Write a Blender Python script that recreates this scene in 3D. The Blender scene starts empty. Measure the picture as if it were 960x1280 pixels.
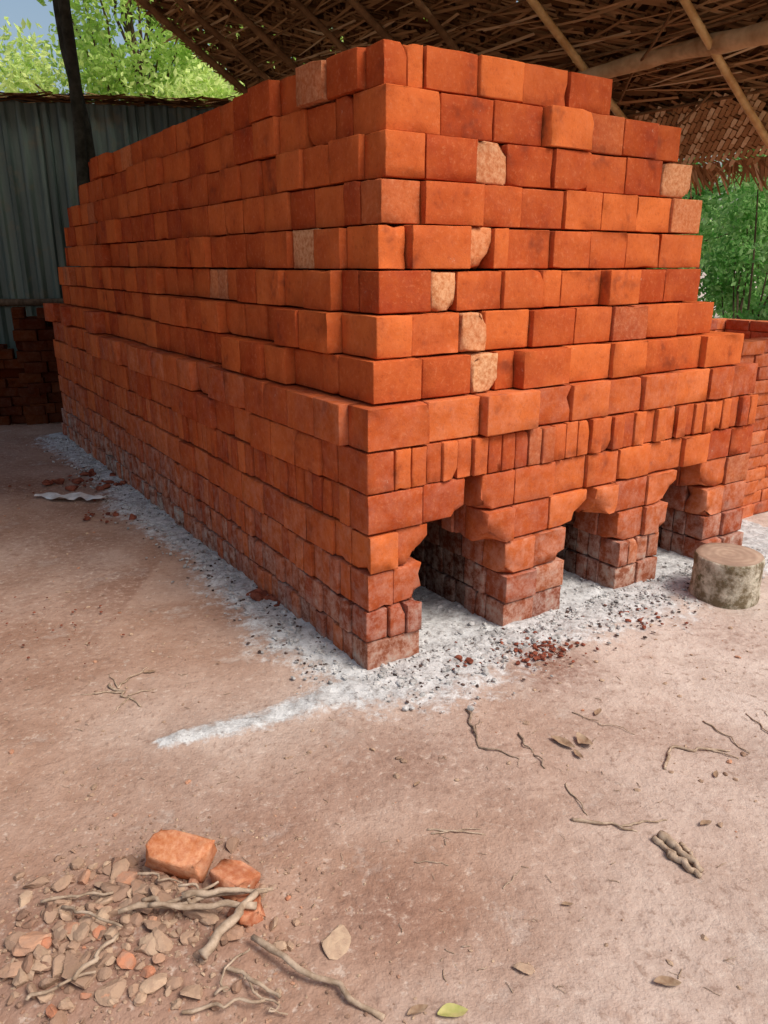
import bpy, math, random
import numpy as np
from mathutils import Vector, Matrix, noise as mn
random.seed(7); rng=np.random.default_rng(7)
scene=bpy.context.scene
scene.view_settings.view_transform='Standard'; scene.view_settings.look='None'; scene.view_settings.exposure=0

# ---------------------------------------------------------------- helpers
def new_obj(name, mesh, parent=None):
    o=bpy.data.objects.new(name,mesh); scene.collection.objects.link(o)
    if parent: o.parent=parent
    return o
def mesh_np(name, V, F, mats, smooth=True, midx=None, attrs=None):
    me=bpy.data.meshes.new(name)
    V=np.asarray(V,dtype=np.float32)
    if isinstance(F,np.ndarray):
        n=len(F); k=F.shape[1]
        me.vertices.add(len(V)); me.vertices.foreach_set('co',V.ravel())
        me.loops.add(n*k); me.loops.foreach_set('vertex_index',F.astype(np.int32).ravel())
        me.polygons.add(n); me.polygons.foreach_set('loop_start',np.arange(0,n*k,k,dtype=np.int32))
        me.update(calc_edges=True)
    else:
        me.from_pydata(V.tolist(),[],F); me.update()
    for m in mats: me.materials.append(m)
    me.polygons.foreach_set('use_smooth',[smooth]*len(me.polygons))
    if midx is not None: me.polygons.foreach_set('material_index',np.asarray(midx,dtype=np.int32))
    if attrs:
        for an,arr in attrs.items():
            a=me.attributes.new(an,'FLOAT_COLOR','POINT')
            c=np.ones((len(V),4),dtype=np.float32); c[:,:3]=arr
            a.data.foreach_set('color',c.ravel())
    me.update()
    return me

class NT:
    def __init__(s,name):
        s.m=bpy.data.materials.new(name); s.m.use_nodes=True
        s.t=s.m.node_tree; s.n=s.t.nodes; s.l=s.t.links
        s.b=s.n['Principled BSDF']; s.out=s.n['Material Output']; s.nrm=None
    def node(s,t,**k):
        n=s.n.new(t)
        for a,v in k.items(): setattr(n,a,v)
        return n
    def link(s,a,b): s.l.new(a,b)
    def setin(s,inp,v):
        if hasattr(v,'links'): s.l.new(v,inp)
        else: inp.default_value=v
    def coord(s,kind='Object',scale=(1,1,1)):
        tc=s.node('ShaderNodeTexCoord')
        if scale==(1,1,1): return tc.outputs[kind]
        mp=s.node('ShaderNodeMapping'); mp.inputs['Scale'].default_value=scale
        s.link(tc.outputs[kind],mp.inputs['Vector']); return mp.outputs['Vector']
    def noise(s,vec,scale,detail=3,rough=.55,dist=0):
        n=s.node('ShaderNodeTexNoise'); s.link(vec,n.inputs['Vector'])
        n.inputs['Scale'].default_value=scale; n.inputs['Detail'].default_value=detail
        n.inputs['Roughness'].default_value=rough; n.inputs['Distortion'].default_value=dist
        return n.outputs['Fac']
    def ramp(s,f,lo,hi,a=0.,b=1.):
        n=s.node('ShaderNodeMapRange'); n.clamp=True
        s.setin(n.inputs['Value'],f); n.inputs['From Min'].default_value=lo; n.inputs['From Max'].default_value=hi
        n.inputs['To Min'].default_value=a; n.inputs['To Max'].default_value=b
        return n.outputs['Result']
    def math(s,op,a,b=0.,clamp=False):
        n=s.node('ShaderNodeMath',operation=op,use_clamp=clamp); s.setin(n.inputs[0],a); s.setin(n.inputs[1],b); return n.outputs[0]
    def mix(s,f,a,b,mode='MIX'):
        n=s.node('ShaderNodeMix',data_type='RGBA',blend_type=mode)
        s.setin(n.inputs[0],f)
        for i,v in ((6,a),(7,b)):
            if isinstance(v,tuple): v=(*v[:3],1)
            s.setin(n.inputs[i],v)
        return n.outputs[2]
    def attr(s,name):
        n=s.node('ShaderNodeAttribute',attribute_name=name); sp=s.node('ShaderNodeSeparateColor')
        s.link(n.outputs['Color'],sp.inputs[0]); return sp.outputs
    def bump(s,h,strength=.5,dist=.01):
        n=s.node('ShaderNodeBump'); n.inputs['Strength'].default_value=strength; n.inputs['Distance'].default_value=dist
        s.link(h,n.inputs['Height']); s.nrm=n.outputs[0]; s.link(n.outputs[0],s.b.inputs['Normal'])
    def fin(s,col,rough=.9,spec=.2):
        if rough>=.9:     # fully matt surface
            d=s.node('ShaderNodeBsdfDiffuse'); s.setin(d.inputs['Color'],col if not isinstance(col,tuple) else (*col[:3],1))
            d.inputs['Roughness'].default_value=0
            if s.nrm is not None: s.link(s.nrm,d.inputs['Normal'])
            s.n.remove(s.b); s.link(d.outputs[0],s.out.inputs['Surface']); return s.m
        s.setin(s.b.inputs['Base Color'],col if not isinstance(col,tuple) else (*col[:3],1))
        s.setin(s.b.inputs['Roughness'],rough); s.b.inputs['Specular IOR Level'].default_value=spec
        return s.m

# ---------------------------------------------------------------- materials
def brick_mat(name='fired_brick',dark=1.0):
    n=NT(name); v=n.coord(); A=n.attr('tint')
    rand,pale,ash=A[0],A[1],A[2]
    n1=n.noise(v,6,3,.65); n2=n.noise(v,55,3,.7)
    f=n.math('ADD',n.math('MULTIPLY',n1,.7),n.math('MULTIPLY',rand,.55)); f=n.ramp(f,.28,.95)
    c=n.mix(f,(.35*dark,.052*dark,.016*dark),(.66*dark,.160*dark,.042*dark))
    c=n.mix(n.ramp(n2,.55,.72,0,.35),c,(.68*dark,.23*dark,.10*dark))
    c=n.mix(n.ramp(n2,.44,.30,0,.32),c,(.26*dark,.043*dark,.018*dark))
    c=n.mix(n.ramp(n1,.38,.27,0,.55),c,(.17*dark,.043*dark,.022*dark))
    pm=n.mix(n.ramp(n2,.36,.62),(.50,.21,.09),(.74,.44,.24))
    c=n.mix(pale,c,pm)
    n4=n.noise(v,17,4,.78)
    c=n.mix(n.math('MULTIPLY',n.math('MULTIPLY',ash,n.ramp(n4,.62,.42)),.75),c,(.17*dark,.062*dark,.04*dark))
    am=n.math('MULTIPLY',n.ramp(n4,.40,.70),ash,True)
    c=n.mix(am,c,(.42*(.5+.5*dark),.36*(.5+.5*dark),.31*(.5+.5*dark)))
    c=n.mix(n.ramp(n4,.69,.75,0,.45*dark),c,(.66,.46,.33))
    n.bump(n2,.42,.005)
    return n.fin(c,.93,.12)
M_brick=brick_mat(); M_brick_dark=brick_mat('dark_brick',.15); M_brick_tun=brick_mat('firebox_brick',.32)  # stack and firebox versions use darker base colours
def simple(name,c1,c2,scale=8,rough=.9,bump=.4,bd=.005,stretch=(1,1,1),spec=.2,det=3):
    n=NT(name); v=n.coord('Object',stretch); f=n.noise(v,scale,det,.65)
    c=n.mix(n.ramp(f,.35,.68),c1,c2)
    if bump: n.bump(n.noise(v,scale*4,2,.7),bump,bd)
    return n.fin(c,rough,spec)
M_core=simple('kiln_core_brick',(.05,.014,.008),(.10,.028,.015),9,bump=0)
M_bark=simple('bark',(.07,.045,.03),(.16,.11,.075),14,.95,.8,.01,(1,1,.25))
M_bamboo=simple('bamboo',(.46,.25,.08),(.72,.48,.20),9,.55,.2,.002,spec=.4)
M_poledark=simple('dark_pole_wood',(.16,.085,.04),(.30,.17,.08),10,.9,.4,.004)
M_log=simple('peeled_log',(.42,.25,.12),(.68,.46,.25),7,.9,.5,.004)
M_post=simple('weathered_post',(.03,.032,.025),(.075,.075,.06),10,.9,.5,.004)
M_twig=simple('dry_twig',(.27,.19,.13),(.52,.40,.30),30,.9,.5,.002)
M_twigd=simple('grey_twig',(.20,.14,.10),(.40,.30,.23),30,.9,.5,.002)
M_dleaf=simple('dry_leaf',(.22,.13,.08),(.44,.32,.22),25,.9,.5,.002)
M_gleaf=simple('yellow_green_leaf',(.34,.34,.10),(.54,.46,.20),25,.6,.3,.001)
M_plastic=simple('white_plastic_scrap',(.5,.48,.46),(.75,.74,.72),15,.5,.6,.004)
M_charcoal=simple('charred_bits',(.03,.022,.02),(.14,.09,.075),30,bump=0)
M_redcrumb=simple('brick_crumbs',(.12,.035,.024),(.32,.10,.06),25,bump=0)
M_ash_lump=simple('ash_lumps',(.26,.25,.24),(.60,.585,.57),30,bump=0)

def stone_mat():
    n=NT('rubble_stone'); v=n.coord(); A=n.attr('tint')
    c=n.mix(A[0],(.19,.11,.078),(.50,.36,.25)); c=n.mix(A[1],c,(.56,.22,.12))
    c=n.mix(n.ramp(n.noise(v,45,3),.4,.65,0,.6),c,(.34,.22,.16))
    n.bump(n.noise(v,90,2,.7),.6,.004); return n.fin(c,.95,.12)
M_stone=stone_mat()

def ground_mat():
    n=NT('packed_earth'); v=n.coord(); A=n.attr('gmask')   # R ash, G pale, B red
    b=n.noise(v,2.6,6,.72); d=n.noise(v,34,3,.75)
    red=n.mix(n.ramp(b,.34,.64),(.295,.168,.115),(.44,.295,.225))
    pal=n.mix(n.ramp(b,.34,.64),(.41,.315,.265),(.61,.515,.455))
    c=n.mix(A[1],red,pal)
    c=n.mix(n.ramp(b,.57,.68,0,.55),c,(.265,.145,.10))
    c=n.mix(n.ramp(b,.42,.32,0,.5),c,(.62,.54,.48))
    c=n.mix(n.math('MULTIPLY',A[2],n.ramp(d,.22,.58)),c,(.205,.098,.066))
    c=n.mix(n.ramp(d,.56,.68,0,.6),c,(.23,.145,.108)); c=n.mix(n.ramp(d,.42,.29,0,.55),c,(.62,.51,.43))
    e=n.noise(v,15,4,.8)
    c=n.mix(n.ramp(e,.60,.70,0,.35),c,(.60,.51,.44))
    am=n.math('ADD',A[0],n.math('MULTIPLY',n.math('SUBTRACT',e,.5),2.0)); am=n.math('MULTIPLY',n.ramp(am,.30,.80),n.ramp(A[0],.02,.25))
    ac=n.mix(n.ramp(e,.36,.60),(.34,.33,.325),(.62,.62,.615))
    ac=n.mix(n.ramp(d,.56,.68,0,.75),ac,(.20,.18,.17)); ac=n.mix(n.ramp(d,.42,.32,0,.6),ac,(.72,.72,.71))
    c=n.mix(am,c,ac)
    h=n.math('ADD',n.math('MULTIPLY',b,1.5),n.math('MULTIPLY',d,.45))
    n.bump(h,.7,.02); return n.fin(c,.96,.08)
M_ground=ground_mat()

def leaf_mat(name,c1,c2,trans=.45):
    n=NT(name); A=n.attr('tint'); c=n.mix(A[0],c1,c2)
    df=n.node('ShaderNodeBsdfDiffuse'); n.link(c,df.inputs['Color'])
    tr=n.node('ShaderNodeBsdfTranslucent'); n.link(c,tr.inputs['Color'])
    mx=n.node('ShaderNodeMixShader'); mx.inputs[0].default_value=trans
    n.link(df.outputs[0],mx.inputs[1]); n.link(tr.outputs[0],mx.inputs[2]); n.link(mx.outputs[0],n.out.inputs['Surface'])
    n.n.remove(n.b); return n.m
M_leaf_bright=leaf_mat('sunlit_leaves',(.38,.60,.12),(.84,.94,.40),.5)  # strong sunlight painted into the colour, brighter than real leaves
M_leaf=leaf_mat('shrub_leaves',(.14,.38,.08),(.58,.82,.36),.4)

def thatch_mat():
    n=NT('woven_palm_leaf'); A=n.attr('tint')
    c=n.mix(A[0],(.10,.045,.018),(.54,.32,.15)); c=n.mix(n.ramp(A[0],.80,1.),c,(.72,.56,.34))
    return n.fin(c,.95)
M_thatch=thatch_mat()
def tin_mat():
    n=NT('green_corrugated_tin'); s=n.coord('Object',(1,1,.12))
    f=n.noise(s,5,4,.6)
    c=n.mix(n.ramp(f,.35,.7),(.034,.056,.050),(.12,.165,.14))
    c=n.mix(n.ramp(n.noise(n.coord(),3,4,.7),.56,.72,0,.7),c,(.15,.12,.07))
    return n.fin(c,.42,.5)
M_tin=tin_mat()
n=NT('log_end_grain'); v=n.coord(); w=n.node('ShaderNodeTexWave',wave_type='RINGS',rings_direction='Z'); n.link(v,w.inputs['Vector']); w.inputs['Scale'].default_value=9; w.inputs['Distortion'].default_value=5; w.inputs['Detail'].default_value=3
c=n.mix(n.ramp(w.outputs['Fac'],0,1,.25,.7),(.32,.22,.16),(.50,.37,.28)); c=n.mix(n.ramp(n.noise(v,9,5),.42,.62,0,.85),c,(.29,.20,.15)); n.bump(n.noise(v,50,4),.5,.004); M_end=n.fin(c,.9)
n=NT('log_bark'); v=n.coord(); c=n.mix(n.ramp(n.noise(v,11,5,.7),.42,.6),(.17,.13,.08),(.56,.50,.40)); c=n.mix(n.ramp(n.noise(v,24,4),.6,.7,0,.8),c,(.10,.09,.04)); n.bump(n.noise(v,30,5,.7),.9,.012); M_stbark=n.fin(c,.95)

# ---------------------------------------------------------------- brick builder
idx={};T=[];K=6
for i in range(K):
    for j in range(K):
        for k in range(K):
            if i in(0,K-1) or j in(0,K-1) or k in(0,K-1):
                idx[(i,j,k)]=len(T); T.append((i,j,k))
T=np.array(T); TF=[]
for a in range(3):
    b,c=(a+1)%3,(a+2)%3
    for side in (0,K-1):
        for p in range(K-1):
            for q in range(K-1):
                def g(pp,qq):
                    t=[0,0,0]; t[a]=side; t[b]=pp; t[c]=qq; return idx[tuple(t)]
                f=[g(p,q),g(p+1,q),g(p+1,q+1),g(p,q+1)]
                TF.append(f if side else f[::-1])
TF=np.array(TF)
class Bricks:
    def __init__(s): s.V=[];s.F=[];s.C=[];s.n=0
    def add(s,lo,hi,pale=0.,ash=0.,rot=0.,erode=(),tint=None,r=None,M=None,rough=1.):
        lo=np.array(lo,float);hi=np.array(hi,float)
        h=(hi-lo)/2; c=(hi+lo)/2
        if r is None: r=random.uniform(.0022,.0045)
        r=min(r,h.min()*.6)
        co=np.zeros((len(T),3))
        for a in range(3):
            ax=np.array([-h[a],-(h[a]-r),-h[a]*.36,h[a]*.36,h[a]-r,h[a]]); co[:,a]=ax[T[:,a]]
        inner=np.clip(co,-(h-r),(h-r)); d=co-inner; L=np.linalg.norm(d,axis=1,keepdims=True); L[L==0]=1
        co=inner+d/L*r
        ed=((T==0)|(T==K-1)|(T==1)|(T==K-2)).sum(1)
        co+=rng.normal(0,.0003*rough,co.shape)+ (ed>=2)[:,None]*rng.normal(0,.0009*rough,co.shape)
        for _ in range(random.choice([0,1,1,2,3])):
            p=h*np.array([random.choice([-1,1]),random.choice([-1,1]),random.choice([-1,1])])
            if random.random()<.6: p[random.randrange(3)]*=random.uniform(-.4,.4)
            R=random.uniform(.010,.030)*rough; dd=np.linalg.norm(co-p,axis=1)
            wgt=np.clip(1-dd/R,0,1); co-= (p/np.linalg.norm(p))*(wgt*random.uniform(.4,.9)*R)[:,None]
        for (p,R) in erode:
            p=np.array(p)*h; dd=np.linalg.norm(co-p,axis=1); wgt=np.clip(1-dd/R,0,1)
            co-= (p/np.linalg.norm(p))*(wgt*R*.75)[:,None]; co+=rng.normal(0,.003,co.shape)*(wgt>0)[:,None]
        if rot:
            cs,sn=math.cos(rot),math.sin(rot); x=co[:,0]*cs-co[:,1]*sn; y=co[:,0]*sn+co[:,1]*cs; co[:,0]=x;co[:,1]=y
        co=co+c
        s.V.append(co); s.F.append(TF+s.n); s.n+=len(co)
        t=random.random() if tint is None else tint
        s.C.append(np.tile([t,pale,ash],(len(co),1)))
    def mesh(s,name,mat): return mesh_np(name,np.vstack(s.V),np.vstack(s.F),[mat],True,None,{'tint':np.vstack(s.C)})

# ---------------------------------------------------------------- kiln
KO=Vector((-.061,2.616,0)); KR=math.radians(33.6)
kiln=bpy.data.objects.new('brick_kiln',None); scene.collection.objects.link(kiln)
kiln.location=KO; kiln.rotation_euler=(0,0,KR)
KM=Matrix.Translation(KO)@Matrix.Rotation(KR,4,'Z')
Z=[-.01,.125,.254,.405,.556,.709,.8665,1.025,1.178,1.330,1.480,1.632,1.784,1.936,2.085,2.228]
def setb(k): return .003*k if k<7 else .068+.0245*(k-7)
frontL={
0:[[0,.25],[.68,.86,1.04],[1.40,1.55,1.70],[2.07,2.22,2.40]],
1:[[0,.10,.175,.25],[.68,.86,1.04],[1.40,1.47,1.54,1.62,1.70],[2.07,2.22,2.40]],
2:[[0,.12,.26],[.66,.84,1.03],[1.38,1.56,1.72],[2.05,2.2,2.40]],
3:[[0,.13,.28],[.55,.70,.92,1.155],[1.19,1.34,1.56,1.77],[1.97,2.2,2.39]],
4:[[0,.25,.455],[.53,.71,.94,1.14,1.34,1.56,1.80,2.0,2.2,2.39]],
5:[[0,.12]+[.12+.0728*i for i in range(1,32)]],
6:[[0,.27,.52,.80,1.02,1.25,1.47,1.70,1.95,2.14,2.35]],
7:[[0,.215,.45,.58,.68,.95,1.22,1.45,1.67,1.86,2.16]],
8:[[0,.16,.38,.51,.745,.985,1.21,1.44,1.68,1.96]],
9:[[0,.23,.35,.575,.79,.9,1.14,1.34,1.58,1.84]],
10:[[0,.12,.39,.52,.60,.84,1.06,1.29,1.52,1.83]],
11:[[0,.17,.45,.66,.89,1.11,1.34,1.58,1.79]],
12:[[0,.17,.41,.57,.81,1.02,1.26,1.5,1.72]],
13:[[0,.24,.49,.74,.98,1.20,1.42,1.60]],
14:[[0,.10,.17,.41,.63,.87,1.12]]}
pale_f={(12,2):.6,(12,7):.65,(11,7):.35,(10,2):.45,(9,1):.75,(8,2):.6,(7,2):.85}
prot_f={(13,3):.05,(6,2):.045,(10,1):.04,(11,1):.035,(9,6):.05,(9,0):.012,(7,4):.04,(7,6):.025,(7,7):.02,(7,9):.035,(3,2):.03,(3,5):.02,(8,0):.012,(4,3):.01,(12,4):.012,(6,8):.02,(8,4):.012,(8,6):.02,(11,4):.015,(12,0):.02,(14,3):.02,(14,5):.02,(13,5):.02}
uend=[2.40,2.40,2.40,2.40,2.39,2.38,2.35,2.16,1.96,1.84,1.83,1.79,1.72,1.60,1.14]
vend=[5.2,5.2,5.2,5.2,5.2,5.2,5.15,5.05,4.95,4.9,4.86,4.84,4.8,4.6,4.25]
B=Bricks(); core=Bricks(); TB=Bricks()
G=.0065
for k in range(15):
    z0,z1=Z[k]+.0025,Z[k+1]-.0030
    du=setb(k)+random.uniform(-.008,.008); dv=setb(k)+random.uniform(-.008,.008)
    ashk=[1.,.75,.42,.24,.16,.12,.16][k] if k<7 else .04
    cd=random.choice([.12,.21,.23]) if k>4 else .12
    ii=0
    for seg in frontL[k]:
        for q in range(len(seg)-1):
            a,b=seg[q],seg[q+1]
            pr=prot_f.get((k,ii),random.choice([0,0,.004,.010,.018,-.010]) if b-a>.09 else random.uniform(-.010,.014))
            ps=pale_f.get((k,ii),0.) or (random.uniform(.08,.22) if random.random()<.09 else 0.)
            er=[]
            if k in(2,3,4):
                if q==len(seg)-2 and b<2.3: er=[((1,-1,-1),.09 if k==3 else .05)]
                if q==0 and a>.1: er=[((-1,-1,-1),.10 if k==3 else .05)]
            if ps>=.44: er=er+[((1,-1,random.choice([-1,1])),.04),((-1,-1,random.choice([-1,1])),.02)]
            dep=cd if (a==0) else .11
            if k<5 and (a>0): dep=.115
            tz=random.uniform(0,.005)
            B.add((du+a+G/2,dv-pr,z0),(du+b-G/2,dv+dep,z1-tz),ps,ashk*random.uniform(.6,1.25),random.gauss(0,.014),er,
                  r=.008 if ps>=.44 else None,rough=2.4 if ps>=.44 else 1.)
            ii+=1
    v=dv+cd+G; run=0;prr=0
    sold=k in (0,1,2,4)
    if not sold and k%2:
        B.add((du,v,z0),(du+.11,v+.11,z1),0,ashk); v+=.116
    while v<vend[k]-.02:
        L=(random.uniform(.066,.078) if sold else random.uniform(.20,.235))
        if k in(1,2) and v<.9 and random.random()<.25: L=.15
        if v+L>vend[k]: L=vend[k]-v
        if run<=0:
            run=random.choice([1,2,3,5]); prr=random.choice([0,0,.006,.014,.024]) if not sold else random.uniform(-.004,.008)
            if k>=6 and random.random()<.25: prr=random.uniform(.03,.06); run=random.choice([1,2,3])
        run-=1
        p=prr+random.uniform(-.008,.008)
        if k==7 and .75<v<1.3: p=.055
        if k==6 and 1.45<v<1.9: p=.03
        ps=0.; s=v-dv+L/2
        if (k==10 and abs(s-.5)<.10) : ps=.75;p=0
        if (k==14 and abs(s-.42)<.1): ps=.4
        if (k==9 and abs(s-1.5)<.1): ps=.4;L=min(L,.12)
        if k>4 and random.random()<.012: ps=.2
        B.add((du-p,v,z0),(du+.11,v+L-G,z1-random.uniform(0,.005)),ps,ashk*random.uniform(.4,1.2)*(1+.3*(v>2)),random.gauss(0,.011),[],rough=1.8 if ps>.7 else 1.,tint=random.random()*.75)
        v+=L
    ue=du+uend[k]
    v=dv+.115
    while v<vend[k]-.05:
        L=min(random.uniform(.2,.235),vend[k]-v)
        B.add((ue-.11,v,z0),(ue+random.uniform(-.006,.01),v+L-G,z1),0,ashk*.8); v+=L
    u=du+.115
    while u<ue-.13:
        L=min(.225,ue-.115-u); B.add((u,vend[k]-.11,z0),(u+L-G,vend[k],z1),0,.1); u+=L
    if k>=5:
        zt=z1-.004
        core.add((du+.09,dv+.09,Z[k]-.0),(ue-.09,vend[k]-.09,zt),r=.001,rough=0.1)
    else:
        for seg in frontL[k]:
            a,b=du+seg[0],du+seg[-1]
            if b-a>.12: core.add((a+.055,.105+dv,Z[k]),(b-.055,vend[k]-.09,z1-.004),r=.001,rough=.1)
            for side in (0,1):
                if (side==0 and seg[0]==0) or (side==1 and seg[-1]>2.3): continue
                vv=dv+.118
                while vv<4.9:
                    L=random.uniform(.066,.078) if k in(0,1,3) else .15
                    o=random.uniform(-.006,.012)
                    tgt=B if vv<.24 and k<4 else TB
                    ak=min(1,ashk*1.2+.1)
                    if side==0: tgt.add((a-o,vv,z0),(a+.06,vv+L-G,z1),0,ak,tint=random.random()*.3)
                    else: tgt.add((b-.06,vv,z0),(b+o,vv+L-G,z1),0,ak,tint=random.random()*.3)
                    vv+=L
for (uu,vv,k,rt) in [(.0,3.55,7,.1),(-.0,4.95,7,.2),(.0,4.45,7,-.1)]:
    B.add((uu-.03,vv,Z[k]+.002),(uu+.08,vv+.2,Z[k]+.15),0,.15,rt,tint=.1)
new_obj('fired_bricks',B.mesh('fired_bricks',M_brick),kiln)
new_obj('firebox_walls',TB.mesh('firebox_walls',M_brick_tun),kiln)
new_obj('core',core.mesh('core',M_core),kiln)

def stack(name,mat,u0,u1,v0,v1,zs,M,ash=.2,ragged=0):
    b=Bricks()
    for k in range(len(zs)-1):
        z0,z1=zs[k]+.0015,zs[k+1]-.0015; u=u0+(k%2)*.06
        while u<u1-.05:
            L=min(random.uniform(.2,.235),u1-u)
            for vv in ([v0,v1-.11] if v1-v0>.3 else [v0]):
                if not(ragged and k>=len(zs)-4 and random.random()<.4):
                    o=random.uniform(-.012,.012)*(1+2*ragged); b.add((u,vv+o,z0),(u+L-G,vv+.11+o,z1),0,ash,random.uniform(-.03,.03)*(1+3*ragged))
            u+=L
        v=v0+.115
        while v<v1-.12:
            L=min(random.uniform(.2,.235),v1-.115-v)
            for uu in (u0,u1-.11):
                b.add((uu,v,z0),(uu+.11,v+L-G,z1),0,ash,random.uniform(-.02,.02))
            v+=L
    if v1-v0>.3: b.add((u0+.08,v0+.08,zs[0]),(u1-.08,v1-.08,zs[-3]),r=.001,rough=.1,tint=.1)
    me=b.mesh(name,mat); o=new_obj(name,me); o.matrix_world=M; return o
stack('brick_stack',M_brick,2.62,4.4,.32,1.6,[i*.0775 for i in range(15)],KM,.3)
Ms=Matrix.Translation(Vector((-4.9,7.25,0)))@Matrix.Rotation(math.radians(8),4,'Z')
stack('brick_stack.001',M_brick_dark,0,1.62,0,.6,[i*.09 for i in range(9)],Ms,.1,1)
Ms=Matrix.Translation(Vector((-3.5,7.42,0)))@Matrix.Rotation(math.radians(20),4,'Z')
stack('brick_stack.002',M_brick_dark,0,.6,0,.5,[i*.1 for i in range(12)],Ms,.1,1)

# ---------------------------------------------------------------- ground
def gh(x,y):
    return .014*mn.noise(Vector((x*1.3,y*1.3,0)))+.007*mn.noise(Vector((x*4,y*4,3)))
def kiln_local(x,y):
    dx,dy=x-KO.x,y-KO.y; c,s=math.cos(KR),math.sin(KR); return dx*c+dy*s,-dx*s+dy*c
def axisvals(lo,hi,st,far):
    a=list(np.arange(lo,hi,st)); s=st; x=a[-1]
    while x<far: s*=1.35; x+=s; a.append(x)
    s=st;x=lo;pre=[]
    while x>-far: s*=1.35; x-=s; pre.append(x)
    return pre[::-1]+a
def heap(x,y):
    d=math.hypot((x+.64)/.38,(y-1.38)/.28); return .024*max(0,1-d*d)
xs=axisvals(-4,3.6,.025,160); ys=axisvals(.8,7.6,.025,160)
GV=[];GC=[]
for y in ys:
    for x in xs:
        z=gh(x,y); u,v=kiln_local(x,y)
        near=abs(x)<6 and 0<y<10
        ash=0.
        if near:
            z+=heap(x,y)+.0022*mn.noise(Vector((x*12,y*12,8)))+.0014*mn.noise(Vector((x*26,y*26,4)))
            nn=mn.noise(Vector((x*2.2,y*2.2,7)))*.11+mn.noise(Vector((x*7,y*7,1)))*.05
            dl=max(-u,0); df=max(-v,0)
            inside = (u>-.0 and v>-.0 and u<2.6 and v<5.3)
            if inside: ash=1.
            else:
                if v>5.3 or u>2.9: d=9
                elif v>=0 and u<0: d=dl/(.225+.05*math.sin(v*3))
                elif u>=0: d=df/(.32+.06*math.sin(u*5+1))
                else: d=math.hypot(dl,df)/.28
                if -.82<u<.1:
                    t_=max(0,-u-.1)
                    ds=abs(v-(-.03+.03*math.sin(u*5)))/(.080*(1-t_*.8)+.008); d=min(d,ds*.80+t_*.60)
                ash=max(0.,min(1.,1.38-d*1.0+nn*2.5)) if d<1.6 else 0
            if ash>0: z+=.012*ash+.011*ash*(mn.noise(Vector((x*14,y*14,2)))+.7*mn.noise(Vector((x*30,y*30,5))))
        pale=.50+.5*math.tanh((x-.28)*1.1)+.5*mn.noise(Vector((x*.9,y*.9,11)))+.3*mn.noise(Vector((x*2.4,y*2.4,15)))
        if y<1.7 and x<.1: pale-=.1
        if math.hypot((x-.02)/.22,(y-1.52)/.2)<1: pale-=.6*(1-math.hypot((x-.02)/.22,(y-1.52)/.2))
        redm=0.
        if near:
            if math.hypot(u-.62,(v+.36))<.26: redm=1-math.hypot(u-.62,v+.36)/.26
            if x<-1.2 and y>2.6 and y<7: redm=max(redm,.25+.6*mn.noise(Vector((x*2,y*2,9))))
            redm=max(redm,min(.6,heap(x,y)*30))
            redm=max(redm,.8*max(0,1-math.hypot((x-.03)/.24,(y-1.48)/.2)))
            redm=max(redm,.9*mn.noise(Vector((x*1.7,y*1.7,33)))-.12)
        GV.append((x,y,z)); GC.append((ash,max(0,min(1,pale)),max(0,min(1,redm))))
nx,ny=len(xs),len(ys)
I=np.arange(nx*ny).reshape(ny,nx)
GF=np.stack([I[:-1,:-1].ravel(),I[:-1,1:].ravel(),I[1:,1:].ravel(),I[1:,:-1].ravel()],1)
new_obj('ground',mesh_np('ground',GV,GF,[M_ground],True,None,{'gmask':np.array(GC)}))

# ---------------------------------------------------------------- scattered lumps
import bmesh
def ico(sub):
    bm=bmesh.new(); bmesh.ops.create_icosphere(bm,subdivisions=sub,radius=1)
    V=np.array([v.co[:] for v in bm.verts]); F=np.array([[v.index for v in f.verts] for f in bm.faces]); bm.free(); return V,F
ICO={1:ico(1),2:ico(2),3:ico(3)}
class Lumps:
    def __init__(s): s.V=[];s.F=[];s.C=[];s.n=0
    def add(s,x,y,r,sub=1,flat=.6,tint=None,orange=0.,lift=.35,z=None,stretch=1.3,ang=.28):
        V,F=ICO[sub]; V=V.copy()
        for _ in range(8 if sub>1 else 3):
            d=rng.normal(size=3); d/=np.linalg.norm(d); lim=random.uniform(.4,.8)
            p=V@d; V-=np.outer(np.clip(p-lim,0,None),d)
        V*=1+rng.normal(0,.03,(len(V),1))
        V*=np.array([stretch*random.uniform(.8,1.2),1,flat*random.uniform(.8,1.2)])*r*1.1
        a=random.uniform(0,6.28); t=random.gauss(0,ang)
        R=Matrix.Rotation(a,3,'Z')@Matrix.Rotation(t,3,'X'); V=V@np.array(R).T
        zz=gh(x,y)+heap(x,y) if z is None else z
        V+=np.array([x,y,zz+r*flat*lift]); s.V.append(V);s.F.append(F+s.n);s.n+=len(V)
        s.C.append(np.tile([random.random() if tint is None else tint,orange,0],(len(V),1)))
    def obj(s,name,mat,smooth=False): return new_obj(name,mesh_np(name,np.vstack(s.V),np.vstack(s.F),[mat],smooth,None,{'tint':np.vstack(s.C)}))
cosK,sinK=math.cos(KR),math.sin(KR)
def kw(u,v): return KO.x+u*cosK-v*sinK, KO.y+u*sinK+v*cosK
P=Lumps()
for _ in range(5200):
    x=random.uniform(-3.2,2.6); y=random.uniform(1.0,5.2)
    u,v=kiln_local(x,y)
    if u>-.1 and v>-.1: continue
    if random.random()>.45+.9*mn.noise(Vector((x*1.5,y*1.5,40))): continue
    P.add(x,y,random.choice([.0015,.002,.002,.003,.003,.004,.006,.008])*random.uniform(.7,1.3),1,.6,tint=.2+.8*random.random(),orange=.6 if random.random()<.08 else 0,lift=.4)
P.obj('pebbles',M_stone)
A=Lumps(); C=Lumps(); R=Lumps()
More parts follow.
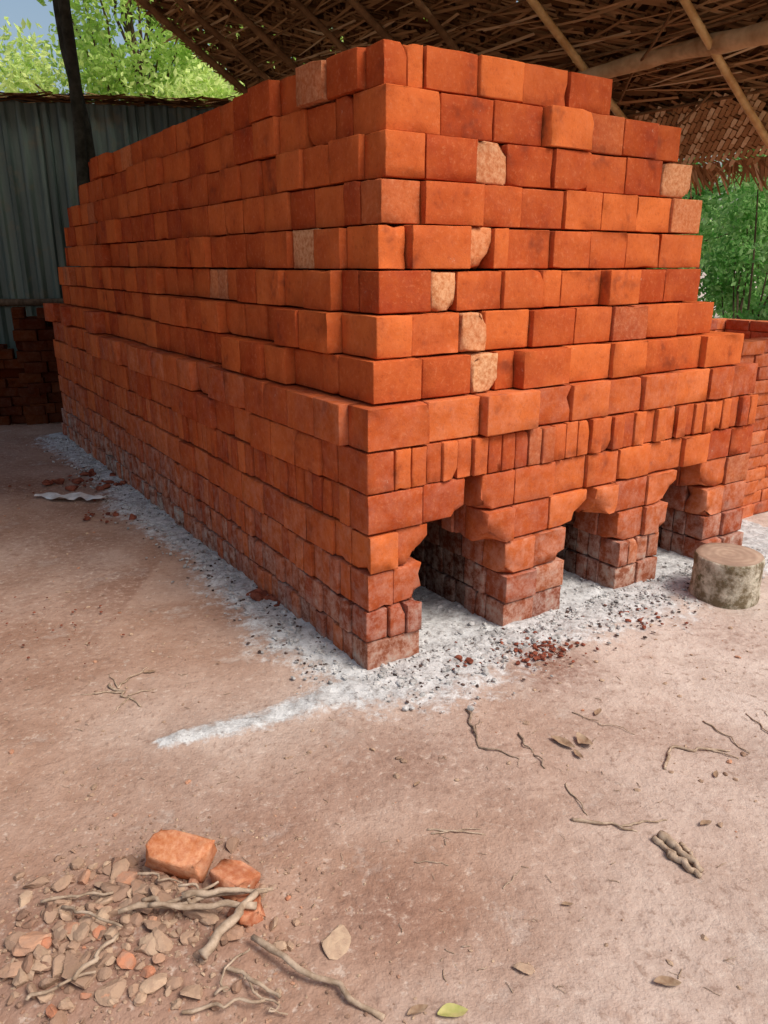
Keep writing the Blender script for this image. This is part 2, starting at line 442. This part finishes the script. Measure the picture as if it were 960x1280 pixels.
for _ in range(5200):
    if random.random()<.5: u,v=-abs(random.gauss(0,.11))-.005,random.uniform(0,5.1)
    else: u,v=random.uniform(-.05,2.5),-abs(random.gauss(0,.13))
    if random.random()<.35:
        a,b=random.choice([(.27,.66),(1.06,1.38),(1.72,2.05)]); u,v=random.uniform(a,b),random.uniform(-.1,1.6)
    x,y=kw(u,v)
    A.add(x,y,random.choice([.003,.004,.005,.006,.010])*random.uniform(.7,1.3),1,.7,z=gh(x,y)+.011,lift=.3)
A.obj('ash_lumps',M_ash_lump)
for _ in range(700):
    if random.random()<.5: u,v=-abs(random.gauss(0,.13)),random.uniform(0,5.1)
    else: u,v=random.uniform(0,2.5),-abs(random.gauss(.05,.16))
    x,y=kw(u,v); C.add(x,y,random.uniform(.002,.008),1,.5,z=gh(x,y)+.011,lift=.25)
C.obj('charcoal_bits',M_charcoal)
def cluster(cx,cy,n,sp,r0,r1):
    for _ in range(n):
        x,y=random.gauss(cx,sp),random.gauss(cy,sp*.8); R.add(x,y,r0+(r1-r0)*random.random()**2,2 if r1>.012 else 1,.6,z=gh(x,y)+.012,lift=.3)
cluster(.62,2.78,170,.08,.002,.012); cluster(-.53,3.33,26,.05,.010,.032); cluster(-2.1,5.35,50,.2,.008,.04); cluster(-1.75,4.55,25,.1,.006,.03)
cluster(.30,2.68,10,.03,.006,.02); cluster(-1.5,3.0,60,.25,.002,.007); cluster(1.1,3.1,25,.1,.004,.012)
R.obj('brick_crumbs',M_redcrumb)

# ---------------------------------------------------------------- foreground rubble
S=Lumps()
for _ in range(430):
    x=random.gauss(-.63,.16); y=random.gauss(1.40,.135)
    if y<1.08 or y>1.70: continue
    r=random.choice([.004,.005,.007,.009,.011,.014,.017,.022])*random.uniform(.8,1.15)
    S.add(x,y,r,2,.65,tint=random.random(),orange=random.choice([.3,.5,.8]) if random.random()<.13 else random.uniform(0,.1),ang=.5,lift=.55)
for _ in range(1500):
    x=random.gauss(-.58,.24); y=random.gauss(1.42,.2); S.add(x,y,random.uniform(.0012,.005),1,.6,orange=.4 if random.random()<.1 else 0,lift=.4)
for (x,y,r,t,o) in [(-.81,1.37,.034,.95,.45),(-.80,1.30,.03,.95,.3),(-.76,1.31,.026,1,.1),(-.655,1.30,.058,.45,.05),(-.68,1.60,.028,.7,.1),(-.60,1.52,.024,.5,0),(-.36,1.40,.030,.5,.2),
    (-.47,1.5,.022,.9,0),(-.41,1.47,.020,.8,.1),(-.70,1.42,.024,.8,.1),(-.45,1.27,.02,.5,.1),(-.52,1.36,.026,.85,0),(-.58,1.24,.028,.6,.05),(.31,1.32,.017,.8,0),(-.1,1.385,.042,1.,0)]:
    S.add(x,y,r,3,.55 if r<.04 else .16,t,o,.5 if r<.04 else .3)
S.obj('rubble_pile',M_stone)
def broken_brick(name,loc,size,rot,tilt,pale=0.,tint=.7):
    b=Bricks(); s=np.array(size)/2
    b.add(-s,s,pale,.3,0,[((1,-1,1),.035),((-1,1,1),.03),((-1,-1,-1),.03)],tint,.006,rough=1.5)
    o=new_obj(name,b.mesh(name,M_brick)); o.location=loc; o.rotation_euler=(tilt[0],tilt[1],rot); return o
broken_brick('broken_brick',(-.525,1.605,.062),(.165,.09,.062),math.radians(-12),(.35,.12),.5,.8)
broken_brick('broken_brick.001',(-.375,1.545,.036),(.10,.085,.05),math.radians(-30),(-.2,.15),.4,.2)
broken_brick('broken_brick.002',(-.325,1.455,.026),(.08,.06,.045),math.radians(40),(.1,.15),.35,.1)

# ---------------------------------------------------------------- tubes
class Tubes:
    def __init__(s): s.V=[];s.F=[];s.n=0
    def add(s,pts,rad,seg=8,nodes=False,jit=0.):
        pts=[Vector(p) for p in pts]
        if isinstance(rad,(int,float)): rad=[rad]*len(pts)
        up=Vector((0,0,1)); prev=None
        for i,p in enumerate(pts):
            d=(pts[min(i+1,len(pts)-1)]-pts[max(i-1,0)]).normalized()
            a=prev if prev is not None else (up if abs(d.z)<.9 else Vector((1,0,0)))
            a=(a-d*a.dot(d)).normalized(); prev=a; b=d.cross(a)
            for q in range(seg):
                t=2*math.pi*q/seg; r=rad[i]*(1+random.uniform(-jit,jit)); s.V.append(p+a*math.cos(t)*r+b*math.sin(t)*r)
        n=s.n
        for i in range(len(pts)-1):
            for q in range(seg):
                s.F.append((n+i*seg+q,n+i*seg+(q+1)%seg,n+(i+1)*seg+(q+1)%seg,n+(i+1)*seg+q))
        s.F.append(tuple(n+q for q in range(seg))[::-1]); s.F.append(tuple(n+(len(pts)-1)*seg+q for q in range(seg)))
        s.n+=len(pts)*seg
    def obj(s,name,mat,parent=None): return new_obj(name,mesh_np(name,[v[:] for v in s.V],s.F,[mat]),parent)
def crooked(p0,p1,n,amp,r0,r1,zarch=0.,freq=3.5):
    p0=Vector(p0);p1=Vector(p1); out=[];R=[]
    ph=random.uniform(0,50)
    for i in range(n+1):
        t=i/n; p=p0.lerp(p1,t); w=math.sin(math.pi*t)**.5 if 0<t<1 else 0
        p=p+Vector((mn.noise(Vector((ph,t*freq,0))),mn.noise(Vector((ph,t*freq,9))),.35*mn.noise(Vector((ph,t*freq,20)))))*amp*w
        p.z+=zarch*math.sin(math.pi*t); out.append(p); R.append((r0+(r1-r0)*t)*random.uniform(.88,1.14))
    return out,R
def bamboo_path(p0,p1,r,step=.28,bend=.02):
    p0=Vector(p0);p1=Vector(p1);L=(p1-p0).length;n=int(L/step);o=[];R=[];ph=random.uniform(0,30)
    for i in range(n+1):
        for dt,rr in ((-.012,r),(0,r*1.18),(.012,r)):
            t=min(1,max(0,(i*step+dt)/L)); p=p0.lerp(p1,t)+Vector((mn.noise(Vector((ph,t*2,0))),mn.noise(Vector((ph,t*2,5))),mn.noise(Vector((ph,t*2,8)))))*bend*2
            o.append(p);R.append(rr)
    return o,R
def twig(name,paths,mat,s=.72):
    t=Tubes()
    for p0,p1,r0,r1,amp in paths:
        r0*=s;r1*=s*.8
        a,b=crooked((*p0,gh(*p0)+r0*.6+.001),(*p1,gh(*p1)+r1*.6+.001),14,amp,r0,r1,.003,4.5); t.add(a,b,7,jit=.15)
    return t.obj(name,mat)
twig('fallen_branch',[((.87,2.02),(.93,2.14),.006,.006,.01),((.93,2.14),(1.12,2.13),.006,.004,.03),((1.05,2.14),(1.13,2.09),.004,.002,.01)],M_twig,.85)
twig('fallen_branch.001',[((.29,2.36),(.31,2.14),.007,.005,.03),((.31,2.14),(.43,2.08),.005,.003,.02),((.30,2.22),(.33,2.3),.003,.002,.01)],M_twigd)
twig('fallen_branch.002',[((.45,2.22),(.50,2.03),.005,.004,.03)],M_twigd)
twig('fallen_branch.003',[((.12,1.76),(.28,1.745),.004,.003,.015),((.13,1.745),(.27,1.765),.003,.002,.01)],M_twig)
twig('fallen_branch.004',[((.53,1.80),(.70,1.75),.008,.004,.02),((.66,1.77),(.80,1.80),.005,.003,.02),((.55,1.96),(.58,1.82),.004,.003,.02)],M_twig)
twig('fallen_branch.005',[((.755,1.73),(.82,1.60),.016,.010,.02),((.735,1.72),(.79,1.61),.010,.006,.03),((.80,1.70),(.82,1.64),.008,.005,.01),((.75,1.66),(.81,1.585),.013,.009,.02)],M_twig,.9)
twig('fallen_branch.006',[((1.10,2.3),(1.18,2.12),.004,.003,.02),((1.3,2.2),(1.27,2.35),.004,.003,.01)],M_twig)
twig('fallen_branch.007',[((.08,1.64),(.17,1.63),.002,.0015,.01),((.30,1.55),(.36,1.62),.002,.0015,.01),((.66,2.35),(.84,2.22),.003,.002,.03)],M_twig)
twig('dry_twig',[((-1.02,2.52),(-.86,2.38),.006,.003,.03),((-.98,2.50),(-.92,2.66),.004,.002,.02),((-.95,2.47),(-1.10,2.45),.004,.002,.02),((-.93,2.45),(-.84,2.50),.003,.002,.01),((-.98,2.5),(-1.05,2.6),.003,.001,.01),((-.92,2.43),(-.95,2.33),.003,.001,.01)],M_twig,1.)
t=Tubes()
for _ in range(260):
    x=random.uniform(-1.6,1.9); y=random.uniform(1.1,2.7)
    if kiln_local(x,y)[0]>-.1 and kiln_local(x,y)[1]>-.15: continue
    a_=random.uniform(0,3.14); L_=random.uniform(.008,.035); r_=random.uniform(.0006,.0014)
    q=(x+math.cos(a_)*L_,y+math.sin(a_)*L_); t.add(*crooked((x,y,gh(x,y)+.003),(*q,gh(*q)+.003),3,.006,r_,r_*.7),seg=5)
t.obj('straw_litter',M_twig)
t=Tubes()
for p0,p1,r0,r1,amp in [((-.30,1.37,.04),(.0,1.195,.010),.0075,.006,.03),((-.40,1.31,.05),(-.305,1.475,.065),.012,.008,.015),((-.62,1.42,.06),(-.27,1.50,.05),.007,.004,.03),
    ((-.58,1.47,.045),(-.42,1.44,.06),.006,.004,.02),((-.35,1.3,.03),(-.22,1.235,.02),.005,.004,.02),((-.77,1.46,.035),(-.60,1.38,.06),.004,.003,.02),((-.55,1.43,.07),(-.30,1.44,.06),.006,.008,.02),
    ((-.5,1.5,.06),(-.33,1.52,.04),.004,.003,.03),((-.66,1.25,.05),(-.60,1.36,.06),.005,.004,.02),((-.62,1.56,.04),(-.50,1.53,.04),.004,.002,.02),((-.36,1.24,.02),(-.30,1.33,.05),.003,.002,.05),((-.48,1.46,.07),(-.28,1.485,.06),.009,.004,.015),
    ((-.30,1.27,.03),(-.2,1.2,.015),.003,.002,.05),((-.42,1.2,.02),(-.25,1.22,.03),.004,.003,.02),((-.83,1.48,.03),(-.66,1.5,.04),.004,.003,.02),((-.75,1.22,.03),(-.62,1.27,.05),.004,.003,.02)]:
    a,b=crooked(p0,p1,14,amp,r0,r1,.005,4); t.add(a,b,8,jit=.15)
t.obj('broken_sticks',M_twig)

def leaf(name,loc,L,W,rot,mat,curl=.3,tilt=0):
    V=[];F=[];n=9
    for i in range(n):
        t=i/(n-1); w=W*math.sin(math.pi*min(1,t*.97+.02))**.8*.5
        for q in range(5):
            s=(q-2)/2; V.append((t*L-L/2,w*s+.1*W*math.sin(t*5),curl*(L*.35*(t-.5)**2*2+abs(s)*w*.9)+random.uniform(-.001,.001)))
    for i in range(n-1):
        for q in range(4):
            a=i*5+q; F.append((a,a+1,a+6,a+5))
    o=new_obj(name,mesh_np(name,V,F,[mat])); o.location=(loc[0],loc[1],gh(*loc)+.004); o.rotation_euler=(tilt,0,rot); return o
k=0
for (x,y,L,W,rt,m,cu) in [(.585,2.16,.09,.035,-.7,M_dleaf,.5),(.655,2.16,.045,.07,.3,M_dleaf,.5),(.62,2.1,.05,.02,2,M_dleaf,.6),(.143,1.205,.065,.033,.2,M_gleaf,.4),(.62,1.285,.06,.025,0,M_dleaf,.5),(.07,1.21,.05,.02,.5,M_dleaf,.5),
    (.75,2.35,.05,.02,1,M_dleaf,.5),(.9,1.78,.04,.018,.4,M_dleaf,.6),(1.02,2.0,.04,.015,1.2,M_dleaf,.5),(-.9,2.62,.05,.02,.3,M_dleaf,.3),(-.59,1.51,.06,.045,1.,M_gleaf,.3),(.1,1.95,.03,.010,.9,M_dleaf,.5),(.45,1.5,.03,.012,.1,M_dleaf,.5)]:
    leaf('fallen_leaf' if k==0 else 'fallen_leaf.%03d'%k,(x,y),L,W,rt,m,cu); k+=1
V=[];F=[]
for i in range(22):
    for j in range(7):
        x=(i/21-.5)*.50;y=(j/6-.5)*(.10*math.sin(math.pi*(i+2)/25)+.02); V.append((x,y+.02*math.sin(i*.6),.018+.026*mn.noise(Vector((x*14,y*30,0)))))
for i in range(21):
    for j in range(6):
        a=i*7+j; F.append((a,a+7,a+8,a+1))
o=new_obj('plastic_scrap',mesh_np('plastic_scrap',V,F,[M_plastic])); o.location=(-2.08,4.9,.01); o.rotation_euler=(0,0,-.1)

# ---------------------------------------------------------------- log block
V=[];F=[];midx=[];NS=40
rr=[.150*(1+.05*mn.noise(Vector((math.cos(2*math.pi*i/NS)*1.5,math.sin(2*math.pi*i/NS)*1.5,4)))) for i in range(NS)]
levels=[(-.01,1.02),(.03,1.03),(.07,.99),(.11,1.0),(.15,1.0),(.185,1.015),(.205,1.0),(.213,.965)]
for z,s in levels:
    for i in range(NS):
        a=2*math.pi*i/NS; r=rr[i]*s*(1+.03*mn.noise(Vector((math.cos(a)*4,math.sin(a)*4,z*18)))); V.append((r*math.cos(a),r*math.sin(a),z))
for l in range(len(levels)-1):
    for i in range(NS): F.append((l*NS+i,l*NS+(i+1)%NS,(l+1)*NS+(i+1)%NS,(l+1)*NS+i)); midx.append(0)
base=(len(levels)-1)*NS
for ring in (.7,.4,.15):
    st=len(V)
    for i in range(NS): a=2*math.pi*i/NS; V.append((rr[i]*ring*math.cos(a),rr[i]*ring*math.sin(a),.213+random.uniform(-.0015,.0015)))
    for i in range(NS): F.append((base+i,base+(i+1)%NS,st+(i+1)%NS,st+i)); midx.append(1)
    base=st
F.append(tuple(base+i for i in range(NS))); midx.append(1)
o=new_obj('log_block',mesh_np('log_block',V,F,[M_stbark,M_end],True,midx)); o.location=(1.61,3.35,gh(1.61,3.35)); o.rotation_euler=(.02,-.02,.4)

# ---------------------------------------------------------------- thatched roof plus an added unseen slope (kiln-local frame)
roof=bpy.data.objects.new('thatched_roof',None); scene.collection.objects.link(roof); roof.location=KO; roof.rotation_euler=(0,0,KR)
UE,ZE,MS=3.6,2.12,.65
def rz(u): return ZE+MS*(UE-u)
SL=math.sqrt(1+MS*MS)
V0,V1=-.5,5.55; U0=-.9
V=[];F=[];Cc=[]
nu,nv=40,60
for i in range(nu+1):
    for j in range(nv+1):
        u=U0+(UE-U0)*i/nu; v=V0+(V1-V0)*j/nv; V.append((u,v,rz(u)+.09+.02*mn.noise(Vector((u*3,v*3,0))))); Cc.append((.05,0,0))
for i in range(nu):
    for j in range(nv):
        if random.random()<(.04+.10*(j>40)): continue
        a=i*(nv+1)+j; F.append((a,a+1,a+nv+2,a+nv+1))
nV=len(V)
sl=Vector((1,0,-MS)).normalized(); nn_=Vector((MS,0,1)).normalized(); vv_=Vector((0,1,0))
def strip(c,dirv,L,W,t,sag=0.,twr=.35):
    global nV
    side=dirv.cross(nn_).normalized(); tw=random.uniform(-twr,twr); side=(side+nn_*tw).normalized()
    for s_ in (-.5,0,.5):
        w=W*(1 if s_<.4 else .5)
        for q in (-.5,.5): V.append((c+dirv*L*s_+side*w*q+nn_*(-sag if s_==0 else 0))[:]); Cc.append((t,0,0))
    F.append((nV,nV+1,nV+3,nV+2)); F.append((nV+2,nV+3,nV+5,nV+4)); nV+=6
RS=.20
rows=int((UE-U0)*SL/RS)
for r_ in range(rows):
    ub=U0+r_*RS/SL
    v=V0-.05
    while v<V1+.05:
        rowt=.34*mn.noise(Vector((r_*3.1,v*1.3,0)))
        for sg in (1,-1):
            ang=math.radians(random.gauss(33,6))*sg
            dr=(vv_*math.cos(ang)+sl*math.sin(ang)).normalized()
            c=Vector((ub,v,rz(ub)))+sl*random.uniform(-.02,.03)+nn_*(random.uniform(.015,.04)+(.02 if sg>0 else 0))
            strip(c,dr,random.uniform(.26,.40),random.uniform(.020,.036),min(1,max(0,random.gauss(.36,.22)+rowt)),.006)
        v+=.046
    for _ in range(40):
        v=random.uniform(V0,V1); c=Vector((ub,v,rz(ub)))+sl*random.uniform(-.08,.08)+nn_*random.uniform(-.005,.01)
        dr=(vv_+sl*random.gauss(0,.10)).normalized(); strip(c,dr,random.uniform(.4,.9),random.uniform(.010,.022),random.uniform(.3,.95),.01)
for i in range(1100):
    v=random.uniform(V0,V1+.05); c=Vector((UE-.02,v,rz(UE)+.02))
    dr=(sl*random.uniform(.4,1)+Vector((0,random.gauss(0,.55),-random.uniform(.1,.5)))).normalized()
    L=random.uniform(.08,.26); strip(c+dr*L*.45,dr,L,random.uniform(.010,.024),random.uniform(.3,1.))
for i in range(600):
    u=random.uniform(U0,UE); c=Vector((u,V1,rz(u)+.03)); dr=(vv_*random.uniform(.3,1)+sl*random.uniform(-.3,.8)).normalized()
    L=random.uniform(.06,.2); strip(c+dr*L*.4,dr,L,random.uniform(.01,.024),random.uniform(.2,.9))
def mat_panel(uc,vc,lu,lv,tilt,t0):
    # twill basket weave: long narrow palm blades crossing at 45 degrees, over two / under two
    ex=(sl+Vector((0,0,-tilt))).normalized(); w=.030
    d1=(ex+vv_).normalized(); d2=(ex-vv_).normalized(); c0=Vector((uc,vc,rz(uc)-.035))
    m=int(max(lu,lv)*1.5/w)
    tone1={};tone2={}
    for i in range(-m,m):
        for j in range(-m,m):
            p=c0+d1*(i*w)+d2*(j*w); a=(p-c0).dot(ex); b=(p-c0).dot(vv_)
            if abs(a)>lu/2+.04*math.sin(b*17+i) or abs(b)>lv/2: continue
            over=((i+j)%4)<2
            if random.random()<.015: continue
            t1=tone1.setdefault(j,min(1,max(0,random.gauss(t0,.16)))); t2=tone2.setdefault(i,min(1,max(0,random.gauss(t0-.15,.16))))
            strip(p-nn_*(.005 if over else 0),d1 if over else d2,w*2.6,w*.86,(t1 if over else t2)*random.uniform(.85,1.1),.004,.08)
mat_panel(3.30,1.5,.48,1.6,.10,.80); mat_panel(3.32,3.2,.42,1.7,.06,.70); mat_panel(3.28,.1,.45,1.0,.06,.7)
new_obj('woven_palm_thatch',mesh_np('woven_palm_thatch',V,F,[M_thatch],False,None,{'tint':np.array(Cc)}),roof)
ULn=-3.9  # unseen left slope, added to keep sky light off the kiln's left face
V=[];F=[];Cc=[];nV=0
rz0=rz(U0)
def rzl(u): return rz0-.5*(U0-u)
for i in range(21):
    for j in range(31):
        u=ULn+(U0+.04-ULn)*i/20; v=V0+(V1-V0)*j/30; V.append((u,v,rzl(u)+.09)); Cc.append((.05,0,0))
for i in range(20):
    for j in range(30):
        a=i*31+j; F.append((a,a+1,a+32,a+31))
nV=len(V)
sl2=Vector((-1,0,-.5)).normalized()
u=U0
while u>ULn:
    v=V0
    while v<V1:
        for sg in (1,-1):
            dr=(vv_*math.cos(.58)+sl2*math.sin(.58)*sg).normalized(); c=Vector((u,v,rzl(u)+random.uniform(.01,.06)))
            strip(c,dr,random.uniform(.3,.42),random.uniform(.03,.05),min(1,max(0,random.gauss(.3,.2))),.006)
        v+=.08
    u-=.2
new_obj('added_shade_slope',mesh_np('added_shade_slope',V,F,[M_thatch],False,None,{'tint':np.array(Cc)}),roof)
tb=Tubes();td=Tubes();tl=Tubes()
for v,light,r in [(.757,1,.022),(1.62,1,.024),(2.48,0,.024),(3.02,0,.026),(3.58,0,.024),(4.32,0,.028),(4.85,0,.026),(5.4,0,.032),(-.1,1,.022)]:
    off=.06
    p0=(U0,v+random.uniform(-.05,.05),rz(U0)-off); p1=(UE-.05,v+random.uniform(-.04,.04),rz(UE-.05)-off)
    a,b=bamboo_path(p0,p1,r,.3,.03); (tb if light else td).add(a,b,10)
    a,b=bamboo_path((U0,v,rz0-off),(ULn+.05,v,rzl(ULn+.05)-off),r,.3,.03); td.add(a,b,8)
for uu in np.arange(U0+.2,UE,.42):
    a,b=bamboo_path((uu,V0,rz(uu)-.022),(uu,V1,rz(uu)-.022),.010,.4,.02); td.add(a,b,6)
for _ in range(5):
    uu=random.uniform(1.2,3.2); vv=random.uniform(.3,4); a,b=bamboo_path((uu,vv,rz(uu)-.06),(uu+.5,vv+random.uniform(.5,1.2),rz(uu+.5)-.06),.008,.3,.02); td.add(a,b,6)
a,b=crooked((2.62,-.5,rz(2.62)-.13),(2.72,5.6,rz(2.72)-.13),36,.26,.055,.036,freq=6); tl.add(a,b,14,jit=.03)
a,b=crooked((.6,-.5,rz(.6)-.14),(.55,5.6,rz(.55)-.14),24,.1,.05,.045); tl.add(a,b,12,jit=.03)
a,b=crooked((U0,-.5,rz0-.12),(U0,5.6,rz0-.12),24,.08,.05,.045); tl.add(a,b,12,jit=.03)
tb.obj('bamboo_rafters',M_bamboo,roof); td.obj('dark_rafters',M_poledark,roof); tl.obj('log_purlins',M_log,roof)
tp=Tubes()
for (u,v) in [(2.7,5.65),(.55,5.75)]:
    a,b=crooked((u,v,-.1),(u,v,rz(u)-.14),12,.06,.06,.05); tp.add(a,b,12)
for v in (-.3,):
    a,b=crooked((ULn+.3,v,-.1),(ULn+.3,v,rzl(ULn+.3)-.1),12,.06,.06,.05); tp.add(a,b,12)
tp.obj('posts',M_post,roof)
t=Tubes(); a,b=crooked((-2.55,7.75,-.1),(-2.95,7.9,4.9),16,.06,.07,.05); t.add(a,b,12,jit=.03); t.obj('wooden_post',M_post)

# ---------------------------------------------------------------- corrugated shed wall
wall=bpy.data.objects.new('corrugated_metal_wall',None); scene.collection.objects.link(wall)
A0=Vector((-7.5,7.75,0)); A1=Vector((-1.1,8.75,0)); L=(A1-A0).length
wall.location=A0; wall.rotation_euler=(0,0,math.atan2(A1.y-A0.y,A1.x-A0.x))
V=[];F=[];n=0;x=0;pan=0
while x<L:
    prof=[]; W=.9; st=.018; off=-.012*(pan%2); tilt=random.uniform(-.03,.03)
    m=int(W/st)
    for i in range(m+1):
        q=(i*st)%.15
        hh=.03 if q<.04 else (.03*(1-(q-.04)/.02) if q<.06 else (0 if q<.13 else .03*(q-.13)/.02))
        prof.append((x+i*st,-hh+off))
    topz=3.02+random.uniform(-.04,.04); botz=.48+random.uniform(-.06,.06)
    for (px,py) in prof:
        for zz in (botz,1.1,1.9,2.5,topz+tilt*(px-x)): V.append((px,py+.012*mn.noise(Vector((px,zz*2,0))),zz))
    for i in range(m):
        for j in range(4):
            a=n+i*5+j; F.append((a,a+5,a+6,a+1))
    n+=len(prof)*5; x+=W-.06; pan+=1
new_obj('sheets',mesh_np('sheets',V,F,[M_tin],False),wall)
t=Tubes()
for zz in (1.09,):
    a,b=crooked((-.3,-.09,zz),(L+.2,-.09,zz+.04),20,.06,.04,.032); t.add(a,b,10)
for xx in (.5,2.4,4.6,6.2):
    a,b=crooked((xx,.09,-.1),(xx,.09,2.9),8,.04,.05,.04); t.add(a,b,10)
t.obj('rails_and_posts',M_bark,wall)
V=[];F=[];Cc=[];nV=0
for i in range(900):
    x=random.uniform(0,L); c=Vector((x,random.uniform(-.12,.12),3.0+random.uniform(0,.07)))
    dr=Vector((1,random.gauss(0,.3),random.gauss(0,.10))).normalized(); strip(c,dr,random.uniform(.2,.5),random.uniform(.02,.04),random.uniform(0,.4))
new_obj('ridge_thatch',mesh_np('ridge_thatch',V,F,[M_thatch],False,None,{'tint':np.array(Cc)}),wall)

# ---------------------------------------------------------------- vegetation
def foliage(clumps,n,ls,asp=.5):
    cl=np.array(clumps); w=cl[:,3]**2; w/=w.sum()
    ci=rng.choice(len(cl),n,p=w); d=rng.normal(size=(n,3)); d/=np.linalg.norm(d,axis=1,keepdims=True)
    rad=cl[ci,3]*(rng.random(n)**.45)*(1+.25*rng.normal(size=n)*.5)
    P=cl[ci,:3]+d*rad[:,None]*np.array([1,1,.8])
    a=rng.normal(size=(n,3)); a[:,2]-=.3; a/=np.linalg.norm(a,axis=1,keepdims=True)
    b=np.cross(a,rng.normal(size=(n,3))); b/=np.linalg.norm(b,axis=1,keepdims=True)
    s=ls*rng.uniform(.6,1.3,n)[:,None]
    nrm=np.cross(a,b)
    V=np.stack([P-a*s*.5,P+b*s*asp*.5+nrm*s*.08,P+a*s*.5,P-b*s*asp*.5+nrm*s*.08],1).reshape(-1,3)
    F=np.arange(4*n).reshape(n,4)
    t=np.clip(rng.normal(.45,.25,n)+ (rng.random(len(cl))[ci]-.5)*.6,0,1); C=np.zeros((4*n,3)); C[:,0]=np.repeat(t,4)
    return V,F,C
def tree(name,base,h,cr,n,ls,mat,seed,nclump=26,lo=.42):
    random.seed(seed); tb=Tubes(); bx,by=base; cl=[]
    tr,R=crooked((bx,by,-.1),(bx+random.uniform(-.4,.4),by,h*.72),14,.35,.018*h,.007*h); tb.add(tr,R,10)
    for i in range(nclump):
        a=random.uniform(0,6.28); f=random.uniform(.0,1); rr=cr*random.uniform(.35,1.)
        z=h*(lo+(.97-lo)*f); rr*=math.sqrt(max(.15,1-((f-.4)/.75)**2))
        e=(bx+rr*math.cos(a),by+rr*math.sin(a),z); s=tr[min(13,int(4+9*f*.8))]
        p,R=crooked(s,e,7,.25,.004*h,.0015*h); tb.add(p,R,6); cl.append((*e,cr*random.uniform(.2,.38)))
        m=p[4]; cl.append((m.x,m.y,m.z,cr*random.uniform(.15,.25)))
    V,F,C=foliage(cl,n,ls)
    tv=np.array([v[:] for v in tb.V]); off=len(tv)
    VV=np.vstack([tv,V]); FF=[tuple(f) for f in tb.F]+[tuple(f) for f in (F+off).tolist()]
    mi=[0]*len(tb.F)+[1]*len(F); CC=np.vstack([np.zeros((off,3)),C])
    return new_obj(name,mesh_np(name,VV,FF,[M_bark,mat],False,mi,{'tint':CC}))
tree('tree',(-4.0,14.5),8.0,2.3,38000,.12,M_leaf_bright,3,40,.35)
tree('tree.001',(-1.4,17.0),9.,3.0,34000,.14,M_leaf_bright,5,40,.35)
tree('tree.002',(-14.5,17),6.0,2.6,10000,.16,M_leaf_bright,8)
tree('tree.003',(8.5,13),7.,3.0,18000,.15,M_leaf,11,26,.25)
tree('tree.004',(5.2,16.5),7.5,3.,18000,.16,M_leaf,12,26,.2)
def shrubs(name,spots,n,ls,mat):
    cl=[]
    tb=Tubes()
    for (x,y,h,w) in spots:
        for i in range(11):
            e=(x+random.gauss(0,w*.45),y+random.gauss(0,w*.4),h*random.uniform(.12,.95)); cl.append((*e,w*random.uniform(.25,.42)))
            p,R=crooked((x+random.uniform(-.1,.1),y,-.05),e,5,.1,.02,.006); tb.add(p,R,5)
    V,F,C=foliage(cl,n,ls); tv=np.array([v[:] for v in tb.V]); off=len(tv)
    return new_obj(name,mesh_np(name,np.vstack([tv,V]),[tuple(f) for f in tb.F]+[tuple(f) for f in (F+off).tolist()],[M_bark,mat],False,[0]*len(tb.F)+[1]*len(F),{'tint':np.vstack([np.zeros((off,3)),C])}))
shrubs('shrub',[(4.6,8.2,3.2,1.),(5.6,8.8,3.6,1.1),(4.2,9.2,3.2,1.),(6.6,8.,3.,1.),(5.0,7.4,2.2,.7),(4.4,7.6,1.6,.6)],34000,.08,M_leaf)
shrubs('shrub.001',[(3.4,11,3.6,1.2),(6.,11,4.4,1.4),(8,10,4,1.4),(1.,11.5,3.4,1.2),(7.4,7,2.4,.9),(8.5,5.5,2.6,1.),(5.,10.,2.2,1.)],26000,.12,M_leaf)
sp=[(-24+i*2.6,20+2*math.sin(i),3.0+1.0*math.sin(i*2.1),2.) for i in range(20)]
shrubs('distant_foliage',sp,30000,.24,M_leaf)

# ---------------------------------------------------------------- light
w=bpy.data.worlds.new('World'); scene.world=w; w.use_nodes=True
nt=w.node_tree; bg=nt.nodes['Background']; sky=nt.nodes.new('ShaderNodeTexSky'); sky.sky_type='NISHITA'; sky.sun_disc=False
AZ=math.radians(122)
EL=math.radians(54)
sky.sun_elevation=EL; sky.sun_rotation=AZ; sky.air_density=1.3; sky.dust_density=4.5
nt.links.new(sky.outputs[0],bg.inputs[0]); bg.inputs[1].default_value=.15
sd=bpy.data.lights.new('sun','SUN'); sd.energy=2.5; sd.angle=math.radians(24); sd.color=(1,.96,.89)
so=bpy.data.objects.new('sun',sd); scene.collection.objects.link(so)
dirv=Vector((math.sin(AZ)*math.cos(EL),math.cos(AZ)*math.cos(EL),math.sin(EL)))
so.rotation_euler=dirv.to_track_quat('Z','Y').to_euler(); so.location=(0,0,12)

# ---------------------------------------------------------------- camera
cd_=bpy.data.cameras.new('camera'); co_=bpy.data.objects.new('camera',cd_); scene.collection.objects.link(co_)
cd_.sensor_fit='VERTICAL'; cd_.sensor_height=36; cd_.lens=36*961/1280; cd_.clip_end=500; cd_.clip_start=.05
co_.location=(0,0,1.5); co_.rotation_euler=(math.radians(90-17.9),0,0)
scene.camera=co_
